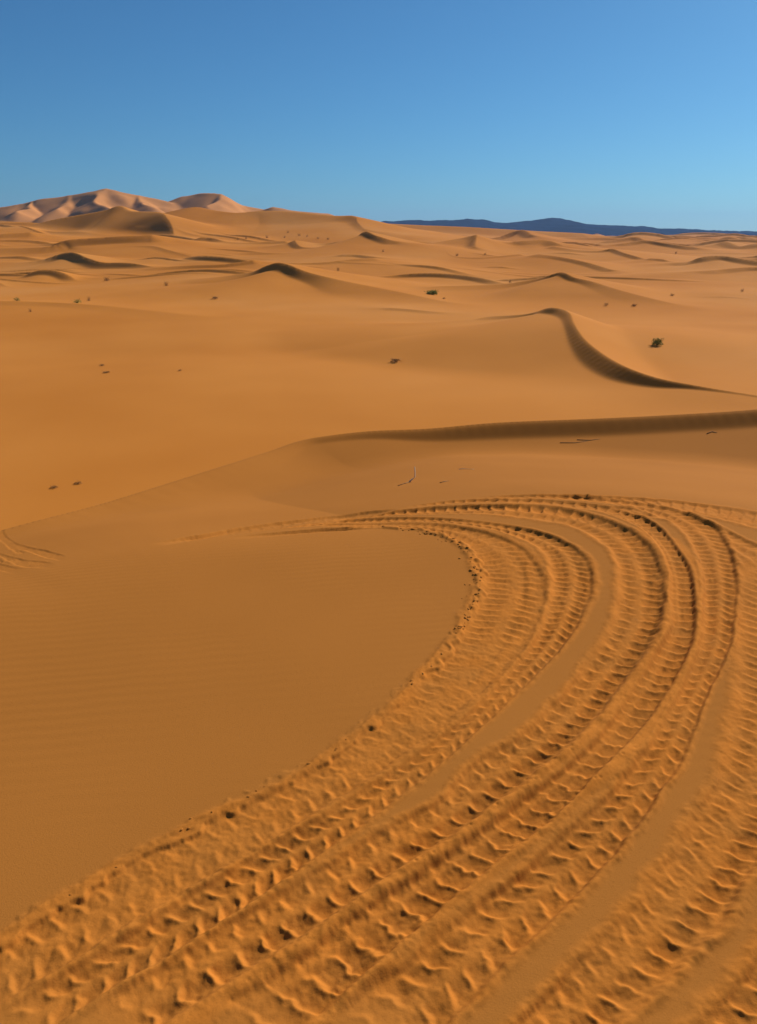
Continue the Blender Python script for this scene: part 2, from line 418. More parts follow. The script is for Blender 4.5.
# right-hand pass
tyre([(900, 545), (820, 543), (770, 556), (745, 578), (738, 600), (742, 640), (741, 700), (728, 765), (708, 805), (680, 850), (650, 889), (617, 929), (580, 964), (520, 1024), (480, 1062)],
     [(930, 562), (880, 572), (840, 590), (822, 615), (815, 640), (812, 690), (795, 765), (775, 825), (748, 874), (722, 912), (684, 957), (644, 994), (600, 1036), (560, 1075)],
     depth=0.030, berm=(0.012, 0.032), lug=0.019, kind='scoop', pitch=0.070, skew=0.35, seed=30)
tyre([(900, 800), (845, 870), (800, 915), (757, 967), (722, 1005), (690, 1042), (660, 1075)],
     [(1000, 850), (930, 930), (880, 985), (840, 1030), (800, 1070), (770, 1100), (740, 1130)], depth=0.030, lug=0.022, kind='lug', seed=40)
# inner passes
tyre([(200, 538), (300, 527), (380, 527.5), (430, 530.5), (455, 538), (475, 552), (485, 572), (484, 592), (476, 612), (458, 641), (430, 673), (395, 709), (350, 746), (300, 779), (245, 806), (190, 833), (100, 883), (0, 946), (-100, 1010)],
     [(200, 537), (300, 525), (380, 524), (430, 524), (480, 530), (513, 542), (531, 553), (543, 577), (542, 600), (531, 630), (510, 662), (470, 700), (420, 742), (380, 770), (330, 803), (270, 838), (200, 880), (110, 935), (0, 1005), (-60, 1045)],
     depth=0.026, berm=(0.022, 0.008), lug=0.015, kind='lug', pitch=0.066, skew=0.2, seed=50, fade=1, worn=0.7)
tyre([(250, 532), (330, 523.5), (380, 522), (440, 522), (490, 528.5), (525, 539), (546, 553), (553, 575), (552, 600), (541, 632), (518, 664), (478, 706), (428, 748), (388, 776), (335, 810), (275, 844), (204, 888), (118, 944), (0, 1016), (-50, 1050)],
     [(250, 530.5), (330, 520), (380, 518.5), (443, 518.5), (493, 524), (531, 530), (567, 541), (584, 556), (592, 570), (590, 593), (575, 628), (555, 655), (530, 680), (480, 728), (435, 768), (380, 813), (345, 837), (298, 868), (253, 902), (195, 940), (120, 985), (50, 1030), (-10, 1075)],
     depth=0.030, berm=(0.010, 0.016), lug=0.024, kind='lug', pitch=0.064, skew=0.3, seed=60, fade=1)
tyre([(300, 521), (380, 516), (425, 514), (480, 513), (531, 517.5), (567, 524), (592, 534), (612, 550), (621, 573), (621, 600), (615, 625), (592, 660), (567, 692), (530, 728), (475, 766), (438, 803), (380, 833), (340, 860), (303, 882), (250, 912), (195, 945), (110, 1000), (40, 1050)],
     [(300, 519), (380, 513), (455, 506.5), (505, 505.5), (567, 509), (605, 515), (632, 530), (652, 553), (662, 580), (662, 605), (660, 630), (640, 660), (617, 690), (592, 720), (556, 758), (520, 785), (480, 815), (443, 843), (380, 880), (330, 915), (285, 945), (190, 1005), (110, 1065)],
     depth=0.028, berm=(0.012, 0.020), lug=0.028, kind='scoop', pitch=0.078, skew=0.12, seed=70, fade=1)
tyre([(390, 510), (455, 502.8), (505, 502), (567, 506), (607, 513), (640, 527), (660, 548), (671, 575), (672, 600), (673, 625), (655, 662), (628, 703), (598, 742), (566, 770), (530, 798), (490, 828), (455, 853), (400, 890), (340, 930), (300, 960), (215, 1015), (150, 1062)],
     [(390, 509), (455, 500.5), (505, 499.5), (567, 502), (620, 508.5), (652, 521), (672, 543), (687, 565), (693, 590), (694, 618), (688, 655), (665, 695), (636, 735), (606, 765), (576, 800), (546, 825), (520, 845), (493, 866), (445, 905), (395, 950), (345, 990), (270, 1060)],
     depth=0.032, berm=(0.014, 0.018), lug=0.026, kind='rib', pitch=0.076, skew=0.10, seed=80, fade=1)
tyre([(460, 499.5), (520, 498), (580, 500), (640, 508), (676, 524), (696, 548), (704, 575), (705, 600), (703, 640), (688, 680), (668, 718), (645, 755), (612, 795), (575, 830), (535, 862), (500, 890), (455, 927), (412, 962), (360, 1002), (300, 1055)],
     [(460, 498), (520, 495.5), (580, 496), (650, 503.5), (702, 518), (727, 545), (735, 575), (735, 610), (730, 645), (714, 680), (698, 715), (682, 760), (655, 800), (625, 840), (595, 875), (568, 902), (540, 928), (510, 957), (480, 990), (437, 1030), (400, 1070)],
     depth=0.036, berm=(0.016, 0.026), lug=0.022, kind='lug', pitch=0.074, skew=0.25, seed=90, fade=1)
# three thin lines far left, beyond the brow
for o in ([(-90, 523), (-40, 530), (0, 540), (25, 550), (45, 557), (66, 562)], [(-60, 541), (-20, 548), (0, 556), (15, 564), (30, 567), (60, 569)], [(-70, 560), (-30, 564), (0, 570), (12, 573), (24, 573.5)]):
    tyre(o, [(x + 5, y - 4.5) for x, y in o], depth=0.016, berm=(0.003, 0.004), lug=0.001, kind='lug', fade=1, freshk=0.3, seed=100 + int(o[0][1]))

# the passes run together into one rut as they drop over the brow
tyre([(150, 547.5), (200, 539.2), (250, 531.2), (300, 525), (350, 519), (400, 514)], [(150, 544), (200, 535.2), (250, 526.6), (300, 520), (350, 514), (400, 509.5)], depth=0.06, berm=(0.0, 0.0), lug=0.004, kind='lug', seed=130, fade=1, minscale=0.9, freshk=0.25)
tyre([(225, 539.5), (255, 537.5), (290, 534.5), (330, 531.5), (380, 529)], [(225, 537.8), (255, 534.8), (290, 531.5), (330, 528.5), (380, 527)], depth=0.05, berm=(0.0, 0.0), lug=0.003, kind='lug', seed=140, fade=1, minscale=0.9, freshk=0.25)

# a light blur keeps the print free of stair steps
def blur(a):
    b = a.copy()
    b[1:-1, :] = 0.25 * a[:-2, :] + 0.5 * a[1:-1, :] + 0.25 * a[2:, :]
    c = b.copy()
    c[:, 1:-1] = 0.25 * b[:, :-2] + 0.5 * b[:, 1:-1] + 0.25 * b[:, 2:]
    return c
def ridge_line(line, half, height, seed):
    """sand squeezed up between two passes"""
    A = catmull(drop(*zip(*line)), 8)
    A, L = resample(A, int(max(100, 0.9 * np.hypot(*np.diff(A, axis=0).T).sum() / 0.003)))
    T = np.gradient(A, axis=0); T /= np.hypot(T[:, 0], T[:, 1])[:, None]
    uv = np.linspace(-1, 1, int(2 * half / 0.0025))
    U = np.repeat(uv[None, :], len(A), 0)
    X = A[:, 0:1] - T[:, 1:2] * U * half; Y = A[:, 1:2] + T[:, 0:1] * U * half
    hh = height * (0.75 + 0.5 * noise(X / 0.25, Y / 0.25, seed)) * (1 - U * U) ** 1.5 * (0.9 + 0.25 * fbm(X / 0.05, Y / 0.05, seed + 1, 2))
    s_ = np.linspace(0, 1, len(A))[:, None]
    hh = hh * sstep(0, 0.15, s_)
    ix = ((X - GX0) / CELL).astype(int); iy = ((Y - GY0) / CELL).astype(int)
    ok = (ix >= 0) & (ix < NX) & (iy >= 0) & (iy < NY)
    p = PRINT[np.clip(iy, 0, NY - 1), np.clip(ix, 0, NX - 1)]; f = FRESH[np.clip(iy, 0, NY - 1), np.clip(ix, 0, NX - 1)]
    new = p + hh; PRINT[iy[ok], ix[ok]] = new[ok]
    fn = np.maximum(f, (1 - U * U)); FRESH[iy[ok], ix[ok]] = fn[ok]
ridge_line([(640, 528), (664, 556), (668, 590), (666, 620), (650, 658), (619, 703), (582, 743), (523, 787), (483, 820), (446, 848), (384, 892), (322, 936), (252, 980), (180, 1030), (90, 1085)], 0.050, 0.017, 201)
ridge_line([(672, 538), (694, 566), (699, 600), (697, 640), (680, 680), (654, 725), (620, 764), (577, 800), (547, 825), (518, 847), (491, 869), (458, 897), (402, 941), (350, 986), (280, 1050)], 0.045, 0.016, 202)
ridge_line([(500, 540), (522, 556), (530, 577), (528, 605), (514, 640), (492, 668), (450, 708)], 0.035, 0.006, 203)
# broken lip of dry crust along the innermost edge
for sd, hf, ht in ((301, 0.022, 0.012), (302, 0.014, 0.010)):
    rim = [(385, 527.5), (420, 530.5), (452, 539.5), (468, 550), (478, 565), (480, 582), (477, 598), (471, 612), (462, 628), (450, 645), (436, 661), (422, 675), (403, 693), (383, 711), (348, 741), (298, 774), (243, 802), (188, 829), (98, 879), (0, 941), (-110, 1008)]
    if sd == 302: rim = [(x - 2.5, y - 0.8) for x, y in rim]
    A = catmull(drop(*zip(*rim)), 8); A, L = resample(A, 4200)
    T = np.gradient(A, axis=0); T /= np.hypot(T[:, 0], T[:, 1])[:, None]
    uv = np.linspace(-1, 1, 22); U = np.repeat(uv[None, :], len(A), 0)
    sl = np.linspace(0, L, len(A))[:, None]
    wob = 0.018 * noise(sl / 0.07, sl * 0, sd) + 0.010 * noise(sl / 0.025, sl * 0, sd + 1)
    X = A[:, 0:1] - T[:, 1:2] * (U * hf + wob); Y = A[:, 1:2] + T[:, 0:1] * (U * hf + wob)
    hh = ht * (1 - U * U) * sstep(-0.25, 0.25, noise(sl / 0.05, U * 0.8, sd + 4)) * (1 - 0.65 * sstep(0.35, 0.6, sl / L))
    ix = ((X - GX0) / CELL).astype(int); iy = ((Y - GY0) / CELL).astype(int)
    ok = (ix >= 0) & (ix < NX) & (iy >= 0) & (iy < NY)
    np.maximum.at(PRINT, (iy[ok], ix[ok]), hh[ok].astype(np.float32))
PRINT = np.maximum(PRINT, -0.024 + 0.3 * np.minimum(PRINT + 0.024, 0))
PRINT = blur(PRINT); FRESH = blur(blur(FRESH))

def grid_at(G, X, Y):
    fx = (X - GX0) / CELL - 0.5; fy = (Y - GY0) / CELL - 0.5
    ok = (fx > 1) & (fx < NX - 3) & (fy > 1) & (fy < NY - 3)
    fx = np.clip(fx, 1, NX - 3); fy = np.clip(fy, 1, NY - 3)
    ix = fx.astype(int); iy = fy.astype(int); tx = fx - ix; ty = fy - iy
    v = (G[iy, ix] * (1 - tx) + G[iy, ix + 1] * tx) * (1 - ty) + (G[iy + 1, ix] * (1 - tx) + G[iy + 1, ix + 1] * tx) * ty
    return v * ok

# ------------------------------------------------------------------ materials
def new_mat(name):
    m = bpy.data.materials.new(name); m.use_nodes = True
    nt = m.node_tree
    return m, nt, nt.nodes["Principled BSDF"]

def ramp(nt, fac, stops):
    r = nt.nodes.new("ShaderNodeValToRGB")
    while len(r.color_ramp.elements) < len(stops):
        r.color_ramp.elements.new(0.5)
    for e, (p, c) in zip(r.color_ramp.elements, stops):
        e.position = p; e.color = (*c, 1)
    nt.links.new(fac, r.inputs[0])
    return r.outputs[0]

def tex(nt, scale, detail=4, rough=0.55, vec=None, typ="ShaderNodeTexNoise"):
    n = nt.nodes.new(typ); n.inputs["Scale"].default_value = scale
    if "Detail" in n.inputs: n.inputs["Detail"].default_value = detail
    if "Roughness" in n.inputs: n.inputs["Roughness"].default_value = rough
    if vec is not None: nt.links.new(vec, n.inputs["Vector"])
    return n

def mixc(nt, fac, a, b, mode='MIX'):
    m = nt.nodes.new("ShaderNodeMix"); m.data_type = 'RGBA'; m.blend_type = mode
    for sock, v in ((m.inputs[0], fac), (m.inputs[6], a), (m.inputs[7], b)):
        if hasattr(v, "links"): nt.links.new(v, sock)
        elif isinstance(v, (int, float)): sock.default_value = v
        else: sock.default_value = (*v, 1)
    return m.outputs[2]

def math_(nt, op, a, b=0.0):
    m = nt.nodes.new("ShaderNodeMath"); m.operation = op
    for s, v in ((m.inputs[0], a), (m.inputs[1], b)):
        if hasattr(v, "links"): nt.links.new(v, s)
        else: s.default_value = v
    return m.outputs[0]

SAND = (0.52, 0.205, 0.046)
def sand_material(name, near):
    m, nt, bs = new_mat(name)
    geo = nt.nodes.new("ShaderNodeNewGeometry")
    pos = geo.outputs["Position"]
    if near:
        big = tex(nt, 0.55, 3, 0.5, pos)
        c = ramp(nt, big.outputs[0], [(0.3, (0.395, 0.147, 0.026)), (0.7, (0.435, 0.164, 0.030))])
        at_ = nt.nodes.new("ShaderNodeAttribute"); at_.attribute_name = "fresh"
        fn = tex(nt, 9, 4, 0.6, pos)
        fresh_c = ramp(nt, fn.outputs[0], [(0.3, (0.48, 0.162, 0.023)), (0.7, (0.56, 0.195, 0.030))])
        c = mixc(nt, at_.outputs["Fac"], c, fresh_c)
        grain = tex(nt, 700, 2, 0.6, pos)
        c = mixc(nt, 0.35, c, ramp(nt, grain.outputs[0], [(0.3, (0.60, 0.58, 0.56)), (0.7, (1.0, 1.0, 1.0))]), 'MULTIPLY')
        speck = tex(nt, 160, 2, 0.7, pos)
        c = mixc(nt, 0.25, c, ramp(nt, speck.outputs[0], [(0.30, (0.45, 0.42, 0.40)), (0.42, (1, 1, 1))]), 'MULTIPLY')
        nt.links.new(c, bs.inputs["Base Color"])
        # faint wind ripples where the sand is untouched
        mp = nt.nodes.new("ShaderNodeMapping"); mp.inputs["Rotation"].default_value = (0, 0, math.radians(-9))
        nt.links.new(pos, mp.inputs["Vector"])
        wv = nt.nodes.new("ShaderNodeTexWave"); wv.bands_direction = 'Y'; wv.inputs["Scale"].default_value = 5.2
        wv.inputs["Distortion"].default_value = 3.2; wv.inputs["Detail"].default_value = 2.5; wv.inputs["Detail Scale"].default_value = 0.7
        nt.links.new(mp.outputs[0], wv.inputs["Vector"])
        msk = tex(nt, 0.9, 2, 0.5, pos)
        mk = ramp(nt, msk.outputs[0], [(0.42, (0, 0, 0)), (0.62, (1, 1, 1))])
        amp = math_(nt, 'MULTIPLY', wv.outputs["Fac"], mk)
        inv = math_(nt, 'SUBTRACT', 1.0, at_.outputs["Fac"])
        amp = math_(nt, 'MULTIPLY', amp, inv)
        sx = nt.nodes.new("ShaderNodeSeparateXYZ"); nt.links.new(pos, sx.inputs[0])
        lim = nt.nodes.new("ShaderNodeMapRange"); lim.inputs[1].default_value = 4.0; lim.inputs[2].default_value = 6.0; lim.inputs[3].default_value = 1.0; lim.inputs[4].default_value = 0.0
        nt.links.new(sx.outputs[1], lim.inputs[0]); amp = math_(nt, 'MULTIPLY', amp, lim.outputs[0])
        b1 = nt.nodes.new("ShaderNodeBump"); b1.inputs["Distance"].default_value = 0.0010; b1.inputs["Strength"].default_value = 0.6
        nt.links.new(amp, b1.inputs["Height"])
        b2 = nt.nodes.new("ShaderNodeBump"); b2.inputs["Distance"].default_value = 0.0016; b2.inputs["Strength"].default_value = 0.6
        nt.links.new(tex(nt, 190, 5, 0.7, pos).outputs[0], b2.inputs["Height"]); nt.links.new(b1.outputs[0], b2.inputs["Normal"])
        nt.links.new(b2.outputs[0], bs.inputs["Normal"])
    else:
        big = tex(nt, 0.011, 4, 0.55, pos)
        c = ramp(nt, big.outputs[0], [(0.34, (0.505, 0.181, 0.028)), (0.5, (0.55, 0.209, 0.038)), (0.66, (0.58, 0.242, 0.058))])
        # far sand is paler and pinker: own tint plus distant haze put into colour
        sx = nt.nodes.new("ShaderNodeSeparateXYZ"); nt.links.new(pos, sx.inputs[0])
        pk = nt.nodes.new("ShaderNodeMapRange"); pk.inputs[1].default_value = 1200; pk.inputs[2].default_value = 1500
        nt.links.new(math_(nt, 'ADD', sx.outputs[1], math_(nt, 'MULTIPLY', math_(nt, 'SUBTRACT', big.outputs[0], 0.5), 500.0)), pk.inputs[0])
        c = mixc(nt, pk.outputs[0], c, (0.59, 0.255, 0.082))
        med = tex(nt, 0.09, 4, 0.6, pos)
        c = mixc(nt, 0.30, c, ramp(nt, med.outputs[0], [(0.3, (0.84, 0.80, 0.76)), (0.7, (1, 1, 1))]), 'MULTIPLY')
        nt.links.new(c, bs.inputs["Base Color"])
        wv = tex(nt, 1.1, 6, 0.62, pos)
        b1 = nt.nodes.new("ShaderNodeBump"); b1.inputs["Distance"].default_value = 0.05; b1.inputs["Strength"].default_value = 0.35
        nt.links.new(wv.outputs[0], b1.inputs["Height"])
        nt.links.new(b1.outputs[0], bs.inputs["Normal"])
    bs.inputs["Roughness"].default_value = 0.95
    bs.inputs["Specular IOR Level"].default_value = 0.03
    return m

def plain(name, col, var=0.3, scale=30, rough=0.85):
    m, nt, bs = new_mat(name)
    geo = nt.nodes.new("ShaderNodeTexCoord")
    n = tex(nt, scale, 3, 0.6, geo.outputs["Object"])
    nt.links.new(ramp(nt, n.outputs[0], [(0.3, tuple(v * (1 - var) for v in col)), (0.7, tuple(v * (1 + var) for v in col))]), bs.inputs["Base Color"])
    bs.inputs["Roughness"].default_value = rough
    bs.inputs["Specular IOR Level"].default_value = 0.2
    return m

M_NEAR = sand_material("near_sand", True)
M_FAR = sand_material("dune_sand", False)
M_ROCK = plain("far_rock", (0.004, 0.015, 0.042), 0.5, 0.006)  # blue of the air in between is put into the rock colour
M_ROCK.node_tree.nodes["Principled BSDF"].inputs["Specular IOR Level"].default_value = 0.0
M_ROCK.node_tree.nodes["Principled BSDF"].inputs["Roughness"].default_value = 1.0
M_LEAF = plain("shrub_leaf", (0.23, 0.27, 0.05), 0.35, 2.0)
M_LEAFDRY = plain("dry_shrub_leaf", (0.26, 0.14, 0.05), 0.35, 2.0)
M_STEM = plain("shrub_stem", (0.10, 0.055, 0.025), 0.3, 5)
M_TWIG = plain("bleached_twig", (0.80, 0.64, 0.42), 0.1, 30)
M_DARKTWIG = plain("dark_twig", (0.30, 0.17, 0.08), 0.3, 30)

# ------------------------------------------------------------------ sheets
def polar_sheet(name, radii, az, zfun, mat, fresh=False, cap=True):
    az = np.asarray(az); radii = np.asarray(radii)
    R_, A_ = np.meshgrid(radii, az, indexing='ij')
    X = R_ * np.sin(A_); Y = R_ * np.cos(A_)
    Z = zfun(X, Y)
    nr, na = X.shape
    co = np.stack([X, Y, Z], -1).reshape(-1, 3).astype(np.float32)
    i = np.arange(nr - 1)[:, None] * na; j = np.arange(na)[None, :]
    j2 = (j + 1) % na
    quads = np.stack([i + j, i + na + j, i + na + j2, i + j2], -1).reshape(-1, 4)
    nv = len(co); polys = quads.reshape(-1); starts = np.arange(len(quads)) * 4
    tot = np.full(len(quads), 4)
    if cap:
        polys = np.concatenate([polys, np.arange(na)]); starts = np.append(starts, len(quads) * 4); tot = np.append(tot, na)
    me = bpy.data.meshes.new(name)
    me.vertices.add(nv); me.vertices.foreach_set("co", co.ravel())
    me.loops.add(len(polys)); me.loops.foreach_set("vertex_index", polys.astype(np.int32))
    me.polygons.add(len(starts)); me.polygons.foreach_set("loop_start", starts.astype(np.int32))
    me.polygons.foreach_set("use_smooth", np.ones(len(starts), bool))
    if fresh:
        a = me.attributes.new("fresh", 'FLOAT', 'POINT')
        a.data.foreach_set("value", grid_at(FRESH, X, Y).ravel().astype(np.float32))
    me.update(calc_edges=True)
    me.materials.append(mat)
    o = bpy.data.objects.new(name, me); COL.objects.link(o)
    return o

def azimuths(step, wedge):
    a = np.radians(np.arange(-wedge, wedge + step * 0.5, step))
    b = np.radians(np.arange(wedge + 1.5, 360 - wedge - 0.7, 3.0))
    return np.concatenate([a, b])

# near sheet
r = 0.25; radii = [0.25, 0.5, 0.8]
r = 0.8
while r < 20.0:
    r += (r * r + EYE * EYE) / (EYE * FPX) / 1.25 if r < 6.5 else (0.035 if r < 9.3 or 12.6 < r < 14.5 else 0.02 if r <= 12.6 else 0.12)
    radii.append(r)
NEAR_R = radii[-1]
def near_z(X, Y):
    return near_base(X, Y) + grid_at(PRINT, X, Y)
ground = polar_sheet("sand_ground", radii, azimuths(0.058, 43.0), near_z, M_NEAR, fresh=True)
ground["kind"] = "structure"; ground["label"] = "orange sand in the foreground, pressed with curving tyre tracks"

# far sheet
radii = [NEAR_R - 0.6]
r = radii[0]
while r < 2400:
    r *= 1.0019; radii.append(r)
while r < 16000:
    r *= 1.03; radii.append(r)
_cache = {}
def far_z(X, Y):
    Z = field(X, Y)
    N = np.full_like(Z, -1e9)
    rr = np.sqrt(X * X + Y * Y)
    m = rr < 75
    if m.any():
        N[m] = near_base(X[m], Y[m]) - 0.06 * (rr[m] < NEAR_R + 0.5)
    return np.where(m, smax(Z, N, 0.4), Z)
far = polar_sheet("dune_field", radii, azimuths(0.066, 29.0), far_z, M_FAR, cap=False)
far["kind"] = "structure"; far["label"] = "rolling orange dune field reaching back to the horizon"

# far blue hills: a long rock range with real depth
def hills():
    Y0 = 6200.0
    prof = [(150, 232), (300, 226), (360, 223), (385, 221.5), (400, 222.5), (415, 221), (430, 222), (450, 221.5), (468, 219.8), (482, 220.5), (495, 223), (508, 224), (520, 223.5), (535, 221.5), (548, 219.5), (560, 219), (572, 221), (585, 224),
            (600, 226), (630, 227), (660, 229), (690, 230.5), (720, 231.5), (757, 233), (800, 232), (860, 229), (930, 231), (1000, 236)]
    xs = np.array([at(p[0], p[1], Y0)[0] for p in prof]); zs = np.array([at(p[0], p[1], Y0)[2] for p in prof])
    gx = np.linspace(xs[0], xs[-1], 620); gy = np.linspace(Y0 - 1500, Y0 + 1200, 70)
    X, Y = np.meshgrid(gx, gy)
    top = np.interp(X, xs, zs) + 8
    t = (Y - Y0)
    shape = np.where(t < 0, np.clip(1 + t / 1500, 0, 1) ** 1.4, np.clip(1 - t / 1200, 0, 1))
    n = fbm(X / 230, Y / 230, 77, 4)
    Z = -14 + (top + 14) * shape * (1 + 0.22 * n * (1 - shape * 0.6)) + 11 * fbm(X / 60, Y / 60, 78, 3) * shape * (1 - 0.5 * shape)
    nr, na = X.shape
    co = np.stack([X, Y, Z], -1).reshape(-1, 3)
    f = [(i * na + j, i * na + j + 1, (i + 1) * na + j + 1, (i + 1) * na + j) for i in range(nr - 1) for j in range(na - 1)]
    me = bpy.data.meshes.new("distant_hills"); me.from_pydata(co.tolist(), [], f); me.update()
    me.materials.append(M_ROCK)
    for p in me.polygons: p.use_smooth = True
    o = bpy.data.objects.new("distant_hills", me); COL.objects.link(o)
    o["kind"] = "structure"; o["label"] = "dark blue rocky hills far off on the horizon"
hills()

# ------------------------------------------------------------------ helpers for small things
def world_z(x, y):
    X = np.array([x], float); Y = np.array([y], float)
    if math.hypot(x, y) < NEAR_R:
        return float(near_z(X, Y)[0])
    return float(far_z(X, Y)[0])

YS_FAR = np.geomspace(20, 2200, 9000)
YS_NEAR = np.linspace(1.0, 19.0, 6000)
def on_sand(px, py):
    rx, rz = ray(px, py)
    zz = near_z(rx * YS_NEAR, YS_NEAR)
    u = np.nonzero(EYE + rz * YS_NEAR <= zz)[0]
    if len(u):
        y = YS_NEAR[u[0]]
        return Vector((rx * y, y, zz[u[0]]))
    zz = far_z(rx * YS_FAR, YS_FAR)
    u = np.nonzero(EYE + rz * YS_FAR <= zz)[0]
    k = u[0] if len(u) else 3000
    y = YS_FAR[k]
    return Vector((rx * y, y, zz[k]))

class MB:
    def __init__(self): self.v = []; self.f = []
    def tube(self, pts, radii, n=6):
        base = len(self.v); pts = [Vector(p) for p in pts]
        for i, p in enumerate(pts):
            t = (pts[min(i + 1, len(pts) - 1)] - pts[max(i - 1, 0)]).normalized()
            u = t.orthogonal().normalized(); w = t.cross(u)
            for k in range(n):
                a = 2 * math.pi * k / n
                self.v.append(p + (u * math.cos(a) + w * math.sin(a)) * radii[i])
        for i in range(len(pts) - 1):
            for k in range(n):
                a = base + i * n + k; b = base + i * n + (k + 1) % n
                self.f.append((a, b, b + n, a + n))
        self.f.append(tuple(base + k for k in range(n))[::-1]); self.f.append(tuple(base + (len(pts) - 1) * n + k for k in range(n)))
    def leaf(self, p, d, l, w):
        d = Vector(d).normalized(); s = d.orthogonal().normalized()
        s.rotate(Matrix.Rotation(random.random() * 6.28, 3, d))
        nrm = d.cross(s) * w * 0.25
        b = len(self.v); p = Vector(p)
        self.v += [p, p + d * l * .5 + s * w, p + d * l, p + d * l * .5 - s * w, p + d * l * .5 + nrm]
        self.f += [(b, b + 1, b + 4), (b + 1, b + 2, b + 4), (b + 2, b + 3, b + 4), (b + 3, b, b + 4)]
    def build(self, name, mat, parent=None):
        me = bpy.data.meshes.new(name); me.from_pydata([tuple(v) for v in self.v], [], self.f); me.update()
        me.materials.append(mat)
        for p in me.polygons: p.use_smooth = True
        o = bpy.data.objects.new(name, me); COL.objects.link(o)
        if parent: o.parent = parent
        return o

def shrub_meshes(seed, w, h, nstem, nleaf, flat=False):
    """a bush about w wide and h tall: woody stems fanning out of one root, leaves along them"""
    random.seed(seed)
    st, lf = MB(), MB()
    for i in range(nstem):
        a = 2 * math.pi * i / nstem + random.uniform(-.4, .4)
        out = random.uniform(.25, .5) * w; up = h * random.uniform(.55, 1.0)
        p0 = Vector((random.uniform(-.05, .05) * w, random.uniform(-.05, .05) * w, -0.08 * h))
        p1 = Vector((math.cos(a) * out * .45, math.sin(a) * out * .45, up * .55))
        p2 = Vector((math.cos(a) * out, math.sin(a) * out, up))
        r0 = 0.018 * w
        st.tube([p0, (p0 + p1) / 2 + Vector((0, 0, .05 * h)), p1, p2], [r0, r0 * .8, r0 * .6, r0 * .2], 5)
        for k in range(nleaf):
            t = random.uniform(.08, 1.05)
            q = p1.lerp(p2, (t - .4) / .65) if t > .4 else p0.lerp(p1, t / .4)
            q = q + Vector((random.gauss(0, .10 * w), random.gauss(0, .10 * w), random.gauss(0, .10 * h)))
            d = Vector((math.cos(a) + random.gauss(0, .7), math.sin(a) + random.gauss(0, .7), .5 + random.gauss(0, .6)))
            q.z = max(q.z, 0.02 * h)
            if k % 5 < 3:                              # fill the low dome of the bush
                rr = 0.46 * w * math.sqrt(random.random()); an = random.random() * 6.28
                q = Vector((rr * math.cos(an), rr * math.sin(an), h * 0.9 * (1 - (rr / (0.5 * w)) ** 2) * random.random() ** .6 + .02 * h))
            lf.leaf(q, d, random.uniform(.08, .17) * w, random.uniform(.018, .034) * w)
    return st, lf

def shrub(px, py, wpx, hpx, seed, label, leaf=None, group=None, nstem=9, nleaf=40, name="desert_shrub"):
    p = on_sand(px, py)
    m_per_px = (p - Vector((0, 0, EYE))).length / FPX
    st, lf = shrub_meshes(seed, 0.8 * wpx * m_per_px, 0.85 * hpx * m_per_px, nstem, nleaf)
    root = bpy.data.objects.new(name, None); COL.objects.link(root)
    root.location = p; root.rotation_euler.z = seed * 1.3
    root.empty_display_size = 0.2
    st.build("stem", M_STEM, root); lf.build("foliage", leaf or M_LEAF, root)
    root["label"] = label; root["category"] = "shrub"
    if group: root["group"] = group
    return root

shrub(657, 345.5, 12.5, 8, 1, "bright green shrub at the upper rim of the pale slope beside the winding crest", nstem=11, nleaf=60)
shrub(432, 294.5, 14, 5, 2, "low flat green shrub between dunes near the photo's centre, left of the winding crest", nstem=10, nleaf=50)
G = "scattered shrubs on the far dunes"
small = [
    (77.5, 303, 9, 4, "greenish left shrub of the close pair on the left side", M_LEAF),
    (89, 301, 5, 5, "small dark right shrub of the close pair on the left side", M_LEAFDRY),
    (30.5, 312, 4, 4, "lone dark dot of a shrub low at the left edge of the dunes", M_LEAFDRY),
    (17, 301, 7, 4, "flat greenish shrub in the shaded hollow nearest the left edge", M_LEAF),
    (166, 286, 6, 5, "round dark shrub on the sand left of the dark pointed dune tip", M_LEAFDRY),
    (107, 281, 7, 4, "small brown shrub below the left dune with the kinked crest", M_LEAFDRY),
    (215, 299, 8, 3, "low flat brown shrub on the broad swell below the dark pointed tip", M_LEAFDRY),
    (338, 271, 4, 4, "lone dark round shrub right of the dark pointed dune tip", M_LEAFDRY),
    (457, 256, 4, 3, "tiny dark shrub beside the bent bright crest right of centre", M_LEAFDRY),
    (485, 255, 3, 2.5, "tiny shrub along the bent bright crest, right of its neighbour", M_LEAFDRY),
    (510, 283, 4, 4, "small dark shrub on the shaded swell left of the small dark crest", M_LEAFDRY),
    (606, 306, 6, 4, "dry brown shrub at the foot of the bright triangular flank, the left one", M_LEAFDRY),
    (634, 306.5, 7, 3, "flat dry shrub at the foot of the bright triangular flank, the right one", M_LEAFDRY),
    (742, 292, 4, 4, "lone dark shrub near the right edge above the dark lens-shaped slope", M_LEAFDRY),
    (676, 254, 3, 3, "tiny upper shrub on the right-hand dunes near the horizon", M_LEAFDRY),
    (672, 296, 5, 3, "pale brown shrub right of the bright triangular flank", M_LEAFDRY),
    (444, 299, 4, 2, "tiny tuft just right of the low flat green shrub", M_LEAFDRY),
    (383, 252, 3, 3, "tiny dark shrub on the dunes left of the small bright pyramid", M_LEAFDRY),
]
for i, (px, py, w, h, lab, mt) in enumerate(small):
    shrub(px, py, w, h, 20 + i, lab, mt, G, nstem=7, nleaf=26)
GR = "row of shrubs below the long orange ridge"
row = [(238, 240, "leftmost"), (246, 239, "second from the left"), (267, 238, "third from the left"), (284.5, 238, "fourth from the left"), (288, 233, "highest"), (299, 236, "sixth from the left"), (307, 237, "seventh from the left"), (318, 239, "second from the right"), (328, 240, "rightmost")]
